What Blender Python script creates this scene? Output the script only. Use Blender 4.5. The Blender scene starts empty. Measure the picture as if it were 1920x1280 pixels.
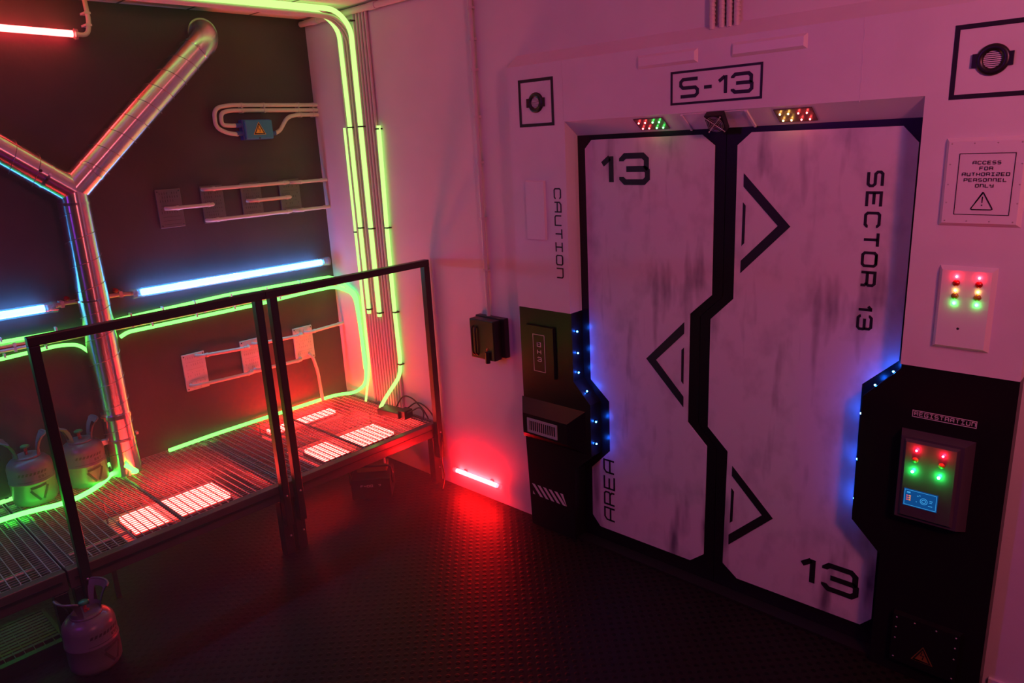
import bpy, math, random
from mathutils import Vector, Matrix
random.seed(7)
C = bpy.context.scene.collection
SC = bpy.context.scene

# ------------------------------------------------------------------ camera
cam_d = bpy.data.cameras.new('camera'); cam = bpy.data.objects.new('camera', cam_d); C.objects.link(cam)
YAW, PITCH, ROLL = 0.763213, 0.266274, -0.052472
F_PX = 1381.85
fw = Vector((-math.sin(YAW) * math.cos(PITCH), math.cos(YAW) * math.cos(PITCH), -math.sin(PITCH)))
rt = Vector((math.cos(YAW), math.sin(YAW), 0)); up = rt.cross(fw)
c_, s_ = math.cos(ROLL), math.sin(ROLL)
R_ = c_ * rt + s_ * up; U_ = -s_ * rt + c_ * up
M = Matrix((R_, U_, -fw)).transposed().to_4x4(); M.translation = Vector((4.185, -2.70, 2.0))
cam.matrix_world = M
cam_d.sensor_width = 36; cam_d.lens = F_PX / 1920 * 36; cam_d.clip_start = 0.02
SC.camera = cam
# ------------------------------------------------------------------ world, exposure
w = bpy.data.worlds.new('world'); SC.world = w; w.use_nodes = True
w.node_tree.nodes['Background'].inputs[0].default_value = (0.02, 0.008, 0.02, 1)
w.node_tree.nodes['Background'].inputs[1].default_value = 0.15
SC.view_settings.view_transform = 'Standard'; SC.view_settings.look = 'None'
SC.view_settings.exposure = 0.0; SC.view_settings.gamma = 1.0; SC.view_settings.use_curve_mapping = False
SC.cycles.use_denoising = True; SC.cycles.use_adaptive_sampling = True; SC.cycles.adaptive_threshold = 0.03
SC.cycles.max_bounces = 8; SC.cycles.diffuse_bounces = 4; SC.cycles.glossy_bounces = 4
SC.cycles.volume_bounces = 0; SC.cycles.volume_step_rate = 5.0; SC.cycles.volume_max_steps = 48
SC.cycles.sample_clamp_indirect = 6.0
SC.cycles.caustics_reflective = False; SC.cycles.caustics_refractive = False

# ------------------------------------------------------------------ room lamps (stage spots of the game room, plus one added fill)
def area(name, loc, target, size, color, power, spread=180):
    d = bpy.data.lights.new(name, 'AREA'); d.shape = 'DISK'; d.size = size; d.color = color; d.energy = power
    d.spread = math.radians(spread)
    o = bpy.data.objects.new(name, d); C.objects.link(o); o.location = loc
    o.rotation_euler = (Vector(target) - Vector(loc)).to_track_quat('-Z', 'Y').to_euler()
    return o
area('warm_wall_lamp', (5.35, -1.9, 2.55), (2.9, 0.0, 1.9), 0.35, (1.0, 0.13, 0.13), 21, 150)
area('violet_ceiling_lamp', (1.7, -4.0, 2.66), (3.1, 0.0, 1.5), 0.35, (0.38, 0.03, 1.0), 11.5)

area('mauve_fill_lamp', (4.65, -1.5, 2.6), (3.7, 0.0, 1.5), 0.3, (0.55, 0.34, 1.0), 3.2)  # fill lamp added to lift the blue on the right of the surround

# ------------------------------------------------------------------ materials
def mat(name, col, rough=0.5, metal=0.0, noise=0.0, nscale=8.0, bump=0.0, bscale=60.0, emit=None, es=1.0, alpha=1.0, stretch=None, coat=0.0):
    m = bpy.data.materials.new(name); m.use_nodes = True
    nt = m.node_tree; b = nt.nodes['Principled BSDF']
    b.inputs['Base Color'].default_value = (*col, 1); b.inputs['Roughness'].default_value = rough
    b.inputs['Metallic'].default_value = metal; b.inputs['Alpha'].default_value = alpha
    b.inputs['Coat Weight'].default_value = coat
    if emit:
        b.inputs['Emission Color'].default_value = (*emit, 1); b.inputs['Emission Strength'].default_value = es
    tc = nt.nodes.new('ShaderNodeTexCoord')
    if noise:
        n = nt.nodes.new('ShaderNodeTexNoise'); n.inputs['Scale'].default_value = nscale; n.inputs['Detail'].default_value = 5
        src = tc.outputs['Object']
        if stretch:
            mp = nt.nodes.new('ShaderNodeMapping'); mp.inputs['Scale'].default_value = stretch
            nt.links.new(src, mp.inputs[0]); src = mp.outputs[0]
        nt.links.new(src, n.inputs['Vector'])
        r = nt.nodes.new('ShaderNodeValToRGB')
        r.color_ramp.elements[0].position = 0.3; r.color_ramp.elements[1].position = 0.7
        r.color_ramp.elements[0].color = (*[max(0, c * (1 - noise)) for c in col], 1)
        r.color_ramp.elements[1].color = (*[min(1, c * (1 + noise * 0.5)) for c in col], 1)
        nt.links.new(n.outputs['Fac'], r.inputs[0]); nt.links.new(r.outputs[0], b.inputs['Base Color'])
    if bump:
        n2 = nt.nodes.new('ShaderNodeTexNoise'); n2.inputs['Scale'].default_value = bscale; n2.inputs['Detail'].default_value = 4
        nt.links.new(tc.outputs['Object'], n2.inputs['Vector'])
        bp = nt.nodes.new('ShaderNodeBump'); bp.inputs['Strength'].default_value = bump; bp.inputs['Distance'].default_value = 0.004
        nt.links.new(n2.outputs['Fac'], bp.inputs['Height']); nt.links.new(bp.outputs[0], b.inputs['Normal'])
    return m
def glow(name, col):
    m = bpy.data.materials.new(name); m.use_nodes = True; nt = m.node_tree
    nt.nodes.remove(nt.nodes['Principled BSDF']); e = nt.nodes.new('ShaderNodeEmission')
    k = max(col); e.inputs[0].default_value = (*[c / k for c in col], 1); e.inputs[1].default_value = k
    nt.links.new(e.outputs[0], nt.nodes['Material Output'].inputs[0]); return m

MM = {}
MM['white_wall'] = mat('white_wall_paint', (0.70, 0.68, 0.68), 0.7, noise=0.06, nscale=3, bump=0.15, bscale=90)
MM['dark_wall'] = mat('dark_plaster', (0.054, 0.040, 0.043), 0.6, noise=0.30, nscale=2.5, bump=0.3, bscale=40)
MM['far_wall'] = mat('unseen_wall_paint', (0.20, 0.16, 0.18), 0.8, noise=0.1)  # even grey of the walls out of view, tuned for their bounce
MM['surround_white'] = mat('surround_white_paint', (0.70, 0.68, 0.70), 0.45, noise=0.06, nscale=5, bump=0.2, bscale=25)
MM['black'] = mat('black_satin_paint', (0.010, 0.009, 0.011), 0.30, bump=0.1, bscale=30); MM['black'].node_tree.nodes['Principled BSDF'].inputs['Specular IOR Level'].default_value = 0.35
MM['ink'] = mat('black_stencil_paint', (0.010, 0.009, 0.011), 0.5)
MM['white_ink'] = mat('white_stencil_paint', (0.62, 0.60, 0.62), 0.6)
MM['plate'] = mat('surround_plate_paint', (0.72, 0.70, 0.72), 0.4)
MM['rail'] = mat('black_powder_coat', (0.014, 0.013, 0.013), 0.4, bump=0.1, bscale=200)
MM['beam'] = mat('painted_steel_beam', (0.09, 0.06, 0.06), 0.25, noise=0.2, nscale=6)
MM['grate'] = mat('galvanised_grating', (0.30, 0.27, 0.26), 0.55, metal=0.2, noise=0.15, nscale=30)
MM['dark_grate'] = mat('dark_grating', (0.08, 0.06, 0.06), 0.5, metal=0.3)  # darker grating tone for the low step
MM['pvc'] = mat('grey_white_conduit', (0.62, 0.58, 0.55), 0.45)
MM['clip'] = mat('conduit_clip', (0.60, 0.56, 0.54), 0.5)
MM['dark_clip'] = mat('dark_strip_clip', (0.05, 0.05, 0.04), 0.5)
MM['duct'] = mat('polished_galvanised_duct', (0.80, 0.79, 0.81), 0.12, metal=1.0, noise=0.08, nscale=20, bump=0.02, bscale=30)
_nt = MM['duct'].node_tree; _b = _nt.nodes['Principled BSDF']; _t = _nt.nodes.new('ShaderNodeTangent'); _t.direction_type = 'UV_MAP'; _t.uv_map = 'girth'
_nt.links.new(_t.outputs[0], _b.inputs['Tangent']); _b.inputs['Anisotropic'].default_value = 0.95; _b.inputs['Anisotropic Rotation'].default_value = 0.25; _b.inputs['Roughness'].default_value = 0.26
MM['duct_plain'] = mat('galvanised_collar', (0.78, 0.77, 0.79), 0.16, metal=1.0)
MM['wire'] = mat('duct_seam', (0.30, 0.27, 0.27), 0.3, metal=1.0)
MM['blue_box'] = mat('blue_enclosure', (0.03, 0.22, 0.42), 0.45)
MM['blue_side'] = mat('dark_blue_enclosure', (0.02, 0.08, 0.35), 0.45)
MM['yellow'] = mat('warning_yellow', (0.85, 0.50, 0.03), 0.5)
MM['dark_yellow'] = mat('dark_warning_orange', (0.22, 0.10, 0.02), 0.6)  # darker orange for the low hatch sticker
MM['plate_grey'] = mat('grey_perforated_plate', (0.13, 0.12, 0.12), 0.5, metal=0.2)
MM['plate_white'] = mat('white_perforated_plate', (0.62, 0.60, 0.58), 0.5)
MM['slot_dark'] = mat('dark_mark_paint', (0.05, 0.045, 0.045), 0.7)  # dark tone for slot marks, screws and cylinder print
MM['slot_grey'] = mat('slot_grey', (0.42, 0.40, 0.40), 0.7)
MM['tank'] = mat('grey_cylinder_paint', (0.17, 0.16, 0.17), 0.3, noise=0.08, nscale=12)
MM['tank_green'] = mat('green_valve_plastic', (0.02, 0.25, 0.08), 0.4)
MM['tank_red'] = mat('red_valve_stem', (0.45, 0.06, 0.05), 0.35)
MM['plastic_black'] = mat('black_plastic', (0.014, 0.012, 0.012), 0.35)
MM['tray'] = mat('added_reflector_paint', (0.30, 0.24, 0.24), 0.6)  # pale surface of the bounce trays added under the red lamps
MM['steel'] = mat('bare_steel', (0.55, 0.53, 0.52), 0.3, metal=1.0)
MM['green_pcb'] = mat('dark_indicator_board', (0.10, 0.06, 0.06), 0.4)
MM['dome_red'] = mat('red_lens', (0.35, 0.01, 0.01), 0.15)
MM['dome_amber'] = mat('amber_lens', (0.30, 0.17, 0.02), 0.15)
MM['olive'] = mat('olive_plastic', (0.18, 0.14, 0.05), 0.4)
MM['terminal'] = mat('terminal_grey_plastic', (0.07, 0.06, 0.075), 0.35)

def clear_plastic():
    m = bpy.data.materials.new('clear_plastic'); m.use_nodes = True; nt = m.node_tree
    nt.nodes.remove(nt.nodes['Principled BSDF'])
    t = nt.nodes.new('ShaderNodeBsdfTransparent'); g = nt.nodes.new('ShaderNodeBsdfGlossy'); d = nt.nodes.new('ShaderNodeBsdfDiffuse')
    g.inputs['Roughness'].default_value = 0.08; d.inputs[0].default_value = (.6, .6, .6, 1)
    t.inputs[0].default_value = (.93, .96, 1, 1)
    a = nt.nodes.new('ShaderNodeMixShader'); a.inputs[0].default_value = 0.14
    b = nt.nodes.new('ShaderNodeMixShader'); b.inputs[0].default_value = 0.12
    nt.links.new(t.outputs[0], a.inputs[1]); nt.links.new(g.outputs[0], a.inputs[2])
    nt.links.new(a.outputs[0], b.inputs[1]); nt.links.new(d.outputs[0], b.inputs[2])
    nt.links.new(b.outputs[0], nt.nodes['Material Output'].inputs[0]); return m
MM['clear'] = clear_plastic()

G_TUBE = glow('green_neon', (0.78, 1.75, 0.34))
G_TUBE2 = glow('green_neon_wall', (0.46, 3.2, 0.36))
B_TUBE = glow('blue_tube_light', (1.25, 8.0, 22.0))
R_TUBE = glow('red_tube_light', (300.0, 1.4, 1.8)); R_TUBE_HIGH = glow('red_tube_light_high', (19.0, 1.05, 1.0))
R_PANEL = glow('red_floor_light', (36.0, 1.2, 1.0)); R_PANEL2 = glow('red_floor_light_strong', (150.0, 1.5, 1.2))
LED_R = glow('red_led', (220, 3, 5)); LED_G = glow('green_led', (3, 180, 20)); LED_B = glow('blue_led', (4, 50, 420))
LED_Y = glow('amber_led', (30, 15, 3)); LED_R1 = glow('small_red_led', (32, 2, 2)); LED_G1 = glow('small_green_led', (2, 30, 4)); LED_G2 = glow('panel_green_led', (3, 80, 10)); LED_R2 = glow('terminal_red_led', (520, 4, 14)); LED_G3 = glow('terminal_green_led', (4, 380, 40)); SCREEN = glow('screen_blue', (0.005, 0.06, 0.22))
SCR_LINE = glow('screen_line', (0.05, 0.35, 0.75)); SCR_OR = glow('screen_orange', (0.9, 0.30, 0.08)); SCR_RED = glow('screen_red', (0.7, 0.08, 0.10))

def door_paint():
    m = mat('grimy_white_door_paint', (0.70, 0.66, 0.68), 0.33)
    nt = m.node_tree; b = nt.nodes['Principled BSDF']; tc = nt.nodes.new('ShaderNodeTexCoord')
    def nz(scale, st, lo, hi, det=4):
        mp = nt.nodes.new('ShaderNodeMapping'); mp.inputs['Scale'].default_value = st
        n = nt.nodes.new('ShaderNodeTexNoise'); n.inputs['Scale'].default_value = scale; n.inputs['Detail'].default_value = det
        nt.links.new(tc.outputs['Object'], mp.inputs[0]); nt.links.new(mp.outputs[0], n.inputs['Vector'])
        r = nt.nodes.new('ShaderNodeMapRange'); r.inputs[1].default_value = lo; r.inputs[2].default_value = hi
        nt.links.new(n.outputs['Fac'], r.inputs[0]); return r.outputs[0]
    a = nz(6.0, (1.6, 1, 0.32), 0.57, 0.76, 3); c = nz(9.0, (1, 1, 0.7), 0.50, 0.72)
    mul = nt.nodes.new('ShaderNodeMath'); mul.operation = 'MULTIPLY_ADD'; mul.use_clamp = True
    nt.links.new(a, mul.inputs[0]); mul.inputs[1].default_value = 0.85
    m2 = nt.nodes.new('ShaderNodeMath'); m2.operation = 'MULTIPLY'; nt.links.new(c, m2.inputs[0]); m2.inputs[1].default_value = 0.30
    nt.links.new(m2.outputs[0], mul.inputs[2])
    mix = nt.nodes.new('ShaderNodeMixRGB'); mix.inputs[1].default_value = (0.66, 0.63, 0.66, 1); mix.inputs[2].default_value = (0.10, 0.09, 0.13, 1)
    nt.links.new(mul.outputs[0], mix.inputs[0]); nt.links.new(mix.outputs[0], b.inputs['Base Color'])
    return m
MM['door_white'] = door_paint()

def floor_mat():
    m = mat('studded_rubber_floor', (0.012, 0.009, 0.009), 0.5)
    m.node_tree.nodes['Principled BSDF'].inputs['Specular IOR Level'].default_value = 0.12
    nt = m.node_tree; b = nt.nodes['Principled BSDF']; tc = nt.nodes.new('ShaderNodeTexCoord')
    mp = nt.nodes.new('ShaderNodeMapping'); mp.inputs['Rotation'].default_value = (0, 0, 0.785)
    v = nt.nodes.new('ShaderNodeTexVoronoi'); v.inputs['Scale'].default_value = 28; v.inputs['Randomness'].default_value = 0.0
    nt.links.new(tc.outputs['Object'], mp.inputs[0]); nt.links.new(mp.outputs[0], v.inputs['Vector'])
    r = nt.nodes.new('ShaderNodeMapRange'); r.inputs[1].default_value = 0.18; r.inputs[2].default_value = 0.32; r.inputs[3].default_value = 1; r.inputs[4].default_value = 0
    nt.links.new(v.outputs['Distance'], r.inputs[0])
    bp = nt.nodes.new('ShaderNodeBump'); bp.inputs['Strength'].default_value = 0.35; bp.inputs['Distance'].default_value = 0.004
    nt.links.new(r.outputs[0], bp.inputs['Height']); nt.links.new(bp.outputs[0], b.inputs['Normal'])
    mix = nt.nodes.new('ShaderNodeMixRGB'); mix.inputs[1].default_value = (0.014, 0.010, 0.010, 1); mix.inputs[2].default_value = (0.006, 0.004, 0.004, 1)
    nt.links.new(r.outputs[0], mix.inputs[0]); nt.links.new(mix.outputs[0], b.inputs['Base Color'])
    return m
MM['floor'] = floor_mat()

def ceiling_mat():
    m = mat('ceiling_board', (0.78, 0.73, 0.70), 0.7)
    nt = m.node_tree; b = nt.nodes['Principled BSDF']; tc = nt.nodes.new('ShaderNodeTexCoord')
    br = nt.nodes.new('ShaderNodeTexBrick'); br.inputs['Scale'].default_value = 1.0; br.offset = 0.0
    br.inputs['Mortar Size'].default_value = 0.008; br.inputs['Brick Width'].default_value = 1.2; br.inputs['Row Height'].default_value = 0.36
    br.inputs['Color1'].default_value = br.inputs['Color2'].default_value = (0.78, 0.73, 0.70, 1); br.inputs['Mortar'].default_value = (0.07, 0.06, 0.06, 1)
    nt.links.new(tc.outputs['Object'], br.inputs['Vector']); nt.links.new(br.outputs['Color'], b.inputs['Base Color'])
    return m
MM['ceiling'] = ceiling_mat()

# ------------------------------------------------------------------ mesh helpers
class MB:
    def __init__(s): s.v = []; s.f = []; s.sm = []
    def add(s, vs, fs, smooth=False):
        o = len(s.v); s.v += [tuple(x) for x in vs]
        s.f += [tuple(i + o for i in f) for f in fs]; s.sm += [smooth] * len(fs); return s
    def box(s, x0, x1, y0, y1, z0, z1):
        vs = [(x, y, z) for x in (x0, x1) for y in (y0, y1) for z in (z0, z1)]
        return s.add(vs, [(0, 1, 3, 2), (4, 6, 7, 5), (0, 4, 5, 1), (2, 3, 7, 6), (0, 2, 6, 4), (1, 5, 7, 3)])
    def obox(s, c, ax, ay, az):            # box from a centre and three half-axis vectors
        c = Vector(c); ax, ay, az = Vector(ax), Vector(ay), Vector(az)
        vs = [c + i * ax + j * ay + k * az for i in (-1, 1) for j in (-1, 1) for k in (-1, 1)]
        return s.add(vs, [(0, 1, 3, 2), (4, 6, 7, 5), (0, 4, 5, 1), (2, 3, 7, 6), (0, 2, 6, 4), (1, 5, 7, 3)])
    def prism(s, poly, fn, d0, d1):        # polygon (u,v) extruded through fn(u,v,d)
        n = len(poly); vs = [fn(u, v, d0) for u, v in poly] + [fn(u, v, d1) for u, v in poly]
        fs = [tuple(range(n))[::-1], tuple(range(n, 2 * n))] + [(i, (i + 1) % n, n + (i + 1) % n, n + i) for i in range(n)]
        return s.add(vs, fs)
    def frustum(s, u0, u1, v0, v1, d0, d1, ins, fn):
        if not isinstance(ins, (tuple, list)): ins = (ins,) * 4
        a = [(u0, v0), (u1, v0), (u1, v1), (u0, v1)]
        b = [(u0 + ins[0], v0 + ins[2]), (u1 - ins[1], v0 + ins[2]), (u1 - ins[1], v1 - ins[3]), (u0 + ins[0], v1 - ins[3])]
        vs = [fn(u, v, d0) for u, v in a] + [fn(u, v, d1) for u, v in b]
        return s.add(vs, [(3, 2, 1, 0), (4, 5, 6, 7), (0, 1, 5, 4), (1, 2, 6, 5), (2, 3, 7, 6), (3, 0, 4, 7)])
    def tube(s, pts, r, seg=10, cap=True):
        pts = [Vector(p) for p in pts]; n = len(pts)
        t = [(pts[min(i + 1, n - 1)] - pts[max(i - 1, 0)]).normalized() for i in range(n)]
        a = t[0].orthogonal().normalized(); vs = []
        rr = r if isinstance(r, (list, tuple)) else [r] * n
        for i in range(n):
            a = (a - t[i] * a.dot(t[i])).normalized(); b = t[i].cross(a)
            for k in range(seg):
                q = 2 * math.pi * k / seg
                vs.append(pts[i] + rr[i] * (math.cos(q) * a + math.sin(q) * b))
        fs = [(i * seg + k, i * seg + (k + 1) % seg, (i + 1) * seg + (k + 1) % seg, (i + 1) * seg + k) for i in range(n - 1) for k in range(seg)]
        s.add(vs, fs, True)
        if cap:
            s.add(vs[:seg], [tuple(range(seg))[::-1]]); s.add(vs[-seg:], [tuple(range(seg))])
        return s
    def lathe(s, prof, c, seg=32, axis='z', smooth=True):
        vs = []
        for r, h in prof:
            for k in range(seg):
                q = 2 * math.pi * k / seg; x, y = r * math.cos(q), r * math.sin(q)
                vs.append((c[0] + x, c[1] + y, c[2] + h) if axis == 'z' else ((c[0] + x, c[1] - h, c[2] + y) if axis == 'y' else (c[0] + h, c[1] + x, c[2] + y)))
        n = len(prof)
        fs = [(i * seg + k, i * seg + (k + 1) % seg, (i + 1) * seg + (k + 1) % seg, (i + 1) * seg + k) for i in range(n - 1) for k in range(seg)]
        s.add(vs, fs, smooth)
        if prof[0][0] > 1e-6: s.add(vs[:seg], [tuple(range(seg))[::-1]])
        if prof[-1][0] > 1e-6: s.add(vs[-seg:], [tuple(range(seg))])
        return s
    def ball(s, c, r, seg=10, rings=6):
        prof = [(max(1e-7, r * math.sin(math.pi * i / rings)), -r * math.cos(math.pi * i / rings)) for i in range(rings + 1)]
        return s.lathe(prof, c, seg)
    def build(s, name, m, parent=None, bevel=0):
        me = bpy.data.meshes.new(name); me.from_pydata(s.v, [], s.f); me.validate()
        me.polygons.foreach_set('use_smooth', s.sm[:len(me.polygons)] if len(s.sm) >= len(me.polygons) else [False] * len(me.polygons))
        me.materials.append(MM[m] if isinstance(m, str) else m); me.update()
        o = bpy.data.objects.new(name, me); C.objects.link(o)
        if parent:
            o.parent = parent
            d = Vector((0, 0, 0)); q = parent
            while q: d += q.location; q = q.parent
            me.transform(Matrix.Translation(-d))
        if bevel:
            b = o.modifiers.new('bevel', 'BEVEL'); b.width = bevel; b.segments = 2; b.limit_method = 'ANGLE'
        return o
def tag(o, label=None, cat=None, group=None, kind=None):
    if label: o['label'] = label
    if cat: o['category'] = cat
    if group: o['group'] = group
    if kind: o['kind'] = kind
    return o
def empty(name, loc, label=None, cat=None, group=None, kind=None):
    o = bpy.data.objects.new(name, None); C.objects.link(o); o.location = loc; o.empty_display_size = 0.05
    return tag(o, label, cat, group, kind)
def fillet(pts, r, n=6):
    pts = [Vector(p) for p in pts]; out = [pts[0]]
    for i in range(1, len(pts) - 1):
        a, b, c = pts[i - 1], pts[i], pts[i + 1]
        ra = min(r, (a - b).length * 0.49, (c - b).length * 0.49)
        p, q = b + (a - b).normalized() * ra, b + (c - b).normalized() * ra
        for k in range(n + 1):
            t = k / n; out.append((1 - t) ** 2 * p + 2 * t * (1 - t) * b + t * t * q)
    out.append(pts[-1]); return out
def copy_tree(o, parent=None):
    c = o.copy(); C.objects.link(c); c.parent = parent
    for ch in list(o.children): copy_tree(ch, c)
    return c
def at_y(y):                                # drawing plane facing the room on a wall y = const
    return lambda u, v, d: (u, y - d, v)
def at_x(x):                                # drawing plane on a wall x = const: u = y, v = z
    return lambda u, v, d: (x + d, u, v)

# ---- squared stencil lettering drawn as strokes
_r = 0.14
GL = {
 'S': [[(1, 1), (_r, 1), (0, 1 - _r), (0, .5 + _r), (_r, .5), (1 - _r, .5), (1, .5 - _r), (1, _r), (1 - _r, 0), (0, 0)]],
 '1': [[(0.95, 0), (0.95, 1.0)], [(0.05, .70), (0.80, .95)]],
 '3': [[(0, .80), (0, 1 - _r), (_r, 1), (1 - _r, 1), (1, 1 - _r), (1, .56), (.94, .5)], [(.2, .5), (.94, .5), (1.04, .42), (1.04, _r), (1.04 - _r, 0), (_r, 0), (0, _r), (0, .20)]],
 'E': [[(1, 1), (0, 1), (0, 0), (1, 0)], [(0, .5), (.85, .5)]],
 'F': [[(1, 1), (0, 1), (0, 0)], [(0, .5), (.85, .5)]],
 'C': [[(1, .80), (1, 1 - _r), (1 - _r, 1), (_r, 1), (0, 1 - _r), (0, _r), (_r, 0), (1 - _r, 0), (1, _r), (1, .20)]],
 'G': [[(1, .80), (1, 1), (0, 1), (0, 0), (1, 0), (1, .45), (.5, .45)]],
 'T': [[(0, 1), (1, 1)], [(.5, 1), (.5, 0)]],
 'O': [[(_r, 1), (1 - _r, 1), (1, 1 - _r), (1, _r), (1 - _r, 0), (_r, 0), (0, _r), (0, 1 - _r), (_r, 1), (1 - _r, 1)]],
 'Q': [[(0, 1), (1, 1), (1, 0), (0, 0), (0, 1), (.5, 1)], [(.42, .5), (.58, .5)]],
 'R': [[(0, 0), (0, 1), (1 - _r, 1), (1, 1 - _r), (1, .55), (.9, .45), (0, .45)], [(.8, .45), (1, .28), (1, 0)]],
 'A': [[(0, 0), (0, 1 - 1.6 * _r), (1.6 * _r, 1), (1, 1), (1, 0)], [(0, .42), (1, .42)]],
 'U': [[(0, 1), (0, _r), (_r, 0), (1, 0), (1, 1)]],
 'I': [[(0, 1), (1, 1)], [(0, 0), (1, 0)], [(.5, 0), (.5, 1)]],
 'N': [[(0, 0), (0, 1), (1 - _r, 1), (1, 1 - _r), (1, 0)]],
 'H': [[(0, 0), (0, 1)], [(1, 0), (1, 1)], [(0, .5), (1, .5)]],
 'P': [[(0, 0), (0, 1), (1, 1), (1, .42), (0, .42)]],
 'D': [[(0, 0), (0, 1), (1 - _r, 1), (1, 1 - _r), (1, _r), (1 - _r, 0), (0, 0), (0, .4)]],
 'Z': [[(0, 1), (1, 1), (1, .5), (0, .5), (0, 0), (1, 0)]],
 'L': [[(0, 1), (0, 0), (1, 0)]],
 'Y': [[(0, 1), (0, .45), (1, .45)], [(1, 1), (1, 0), (.2, 0)]],
 '4': [[(0, 1), (0, .45), (1, .45)], [(1, 1), (1, 0)]],
 '0': [[(0, 1), (1, 1), (1, 0), (0, 0), (0, 1), (.4, 1)]],
 '-': [[(0.05, .45), (.95, .45)]],
 '?': [[(0, .8), (0, 1), (1, 1), (1, .55), (.5, .5), (.5, .3)], [(.5, .12), (.5, 0)]],
}
def stroke_polys(pl, wd):
    P = [Vector((x, y)) for x, y in pl]; n = len(P); h = wd / 2; L = []; Rr = []
    for i in range(n):
        d0 = (P[i] - P[i - 1]).normalized() if i else None
        d1 = (P[i + 1] - P[i]).normalized() if i < n - 1 else None
        if d0 is None: d0 = d1
        if d1 is None: d1 = d0
        n0 = Vector((-d0.y, d0.x)); n1 = Vector((-d1.y, d1.x)); m = (n0 + n1)
        if m.length < 1e-6: m = n0
        m.normalize(); k = h / max(0.35, m.dot(n0)); L.append(P[i] + m * k); Rr.append(P[i] - m * k)
    return [[L[i], L[i + 1], Rr[i + 1], Rr[i]] for i in range(n - 1)]
def strokes(mb, pls, wd, fn, d0, d1):
    for pl in pls:
        for q in stroke_polys(pl, wd):
            mb.prism([(p.x, p.y) for p in q][::-1], fn, d0, d1)
def write(text, fn, u0, v0, h, gw, gap, wd, d0=0.0003, d1=0.0015, ru=(1, 0), rv=(0, 1), mb=None, w1=0.42):
    """text starting at (u0,v0); ru = reading direction, rv = letter-up direction"""
    mb = mb or MB(); x = 0
    for ch in text:
        if ch == ' ': x += gw * 0.7 + gap; continue
        g = gw * (w1 if ch == '1' else .56 if ch == '-' else 1)
        pls = []
        for pl in GL[ch]:
            q = []
            for a, b in pl:
                a_, b_ = x + wd / 2 + a * (g - wd), wd / 2 + b * (h - wd)
                q.append((u0 + a_ * ru[0] + b_ * rv[0], v0 + a_ * ru[1] + b_ * rv[1]))
            pls.append(q)
        strokes(mb, pls, wd, fn, d0, d1); x += g + gap
    return mb
def outline(fn, u0, u1, v0, v1, wd, d0=0.0003, d1=0.0015, mb=None):
    mb = mb or MB()
    for a, b, c, d in ((u0, u1, v0, v0 + wd), (u0, u1, v1 - wd, v1), (u0, u0 + wd, v0 + wd, v1 - wd), (u1 - wd, u1, v0 + wd, v1 - wd)):
        mb.prism([(a, c), (b, c), (b, d), (a, d)], fn, d0, d1)
    return mb

# ------------------------------------------------------------------ room shell
def struct(name, mb, m, parent=None):
    o = mb.build(name, m, parent)
    if not parent: o['kind'] = 'structure'
    return o
XR, YN, H = 5.7, -5.4, 2.765
struct('floor', MB().box(-0.1, XR, YN, 0.1, -0.1, 0), 'floor')
struct('ceiling', MB().box(-0.1, XR, YN, 0.1, H, H + 0.1), 'ceiling')
struct('wall_left', MB().box(-0.1, 0, YN, 0.1, 0, H), 'dark_wall')
struct('wall_far', MB().box(0, 2.03, 0, 0.1, 0, H).box(3.52, XR, 0, 0.1, 0, H).box(2.03, 3.52, 0, 0.1, 2.035, H), 'white_wall')
struct('wall_right', MB().box(XR, XR + 0.1, YN, 0.1, 0, H), 'far_wall')
struct('wall_near', MB().box(-0.1, XR + 0.1, YN - 0.1, YN, 0, H), 'far_wall')
struct('baseboard_far', MB().box(3.85, XR, -0.012, 0, 0, 0.085), 'white_wall')
struct('trim_1', MB().box(2.03, 3.52, -0.045, 0.024, 0, 0.012), 'rail')   # threshold strip under the doors

# ------------------------------------------------------------------ sliding door
YD = 0.02
fd = at_y(YD)
SEAM = [(2.783, 2.03), (2.783, 1.342), (2.684, 1.248), (2.684, .764), (2.772, .671), (2.772, .013)]
door1 = empty('door_1', (2.4, YD, 0), kind='structure')
door2 = empty('door_2', (3.1, YD, 0), kind='structure')
MB().prism([(2.03, .013)] + [(x - .0012, z) for x, z in SEAM[::-1]] + [(2.03, 2.03)], fd, -.05, 0).build('door_leaf', 'black', door1)
MB().prism([(3.52, .013), (3.52, 2.03)] + [(x + .0012, z) for x, z in SEAM], fd, -.05, 0).build('door_leaf', 'black', door2)
LP = [(2.10, 1.946), (2.137, 1.983), (2.68, 1.983), (2.736, 1.94), (2.736, 1.344), (2.637, 1.253), (2.633, .762), (2.728, .67), (2.722, .138), (2.655, .082), (2.143, .08), (2.096, .133), (2.099, .398), (2.21, .512), (2.21, .769), (2.103, .862)]
RP = [(2.831, 1.938), (2.886, 1.983), (3.411, 1.98), (3.462, 1.926), (3.462, 1.185), (3.345, 1.075), (3.345, .545), (3.447, .452), (3.447, .128), (3.407, .085), (2.886, .08), (2.817, .132), (2.826, .672), (2.731, .763), (2.733, 1.242), (2.832, 1.339)]
MB().prism(LP[::-1], fd, 0.0005, 0.004).build('door_panel', 'door_white', door1)
MB().prism(RP[::-1], fd, 0.0005, 0.004).build('door_panel', 'door_white', door2)
fp = at_y(YD - 0.004)
write('13', fp, 2.182, 1.788, .134, .150, .028, .024, w1=.5).build('number_marking', 'ink', door1)
write('13', fp, 3.155, .182, .127, .140, .024, .022, w1=.5).build('number_marking', 'ink', door2)
write('SECTOR 13', fp, 3.310, 1.838, .055, .0555, .0135, .0095, ru=(0, -1), rv=(1, 0)).build('sector_lettering', 'ink', door2)
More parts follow.
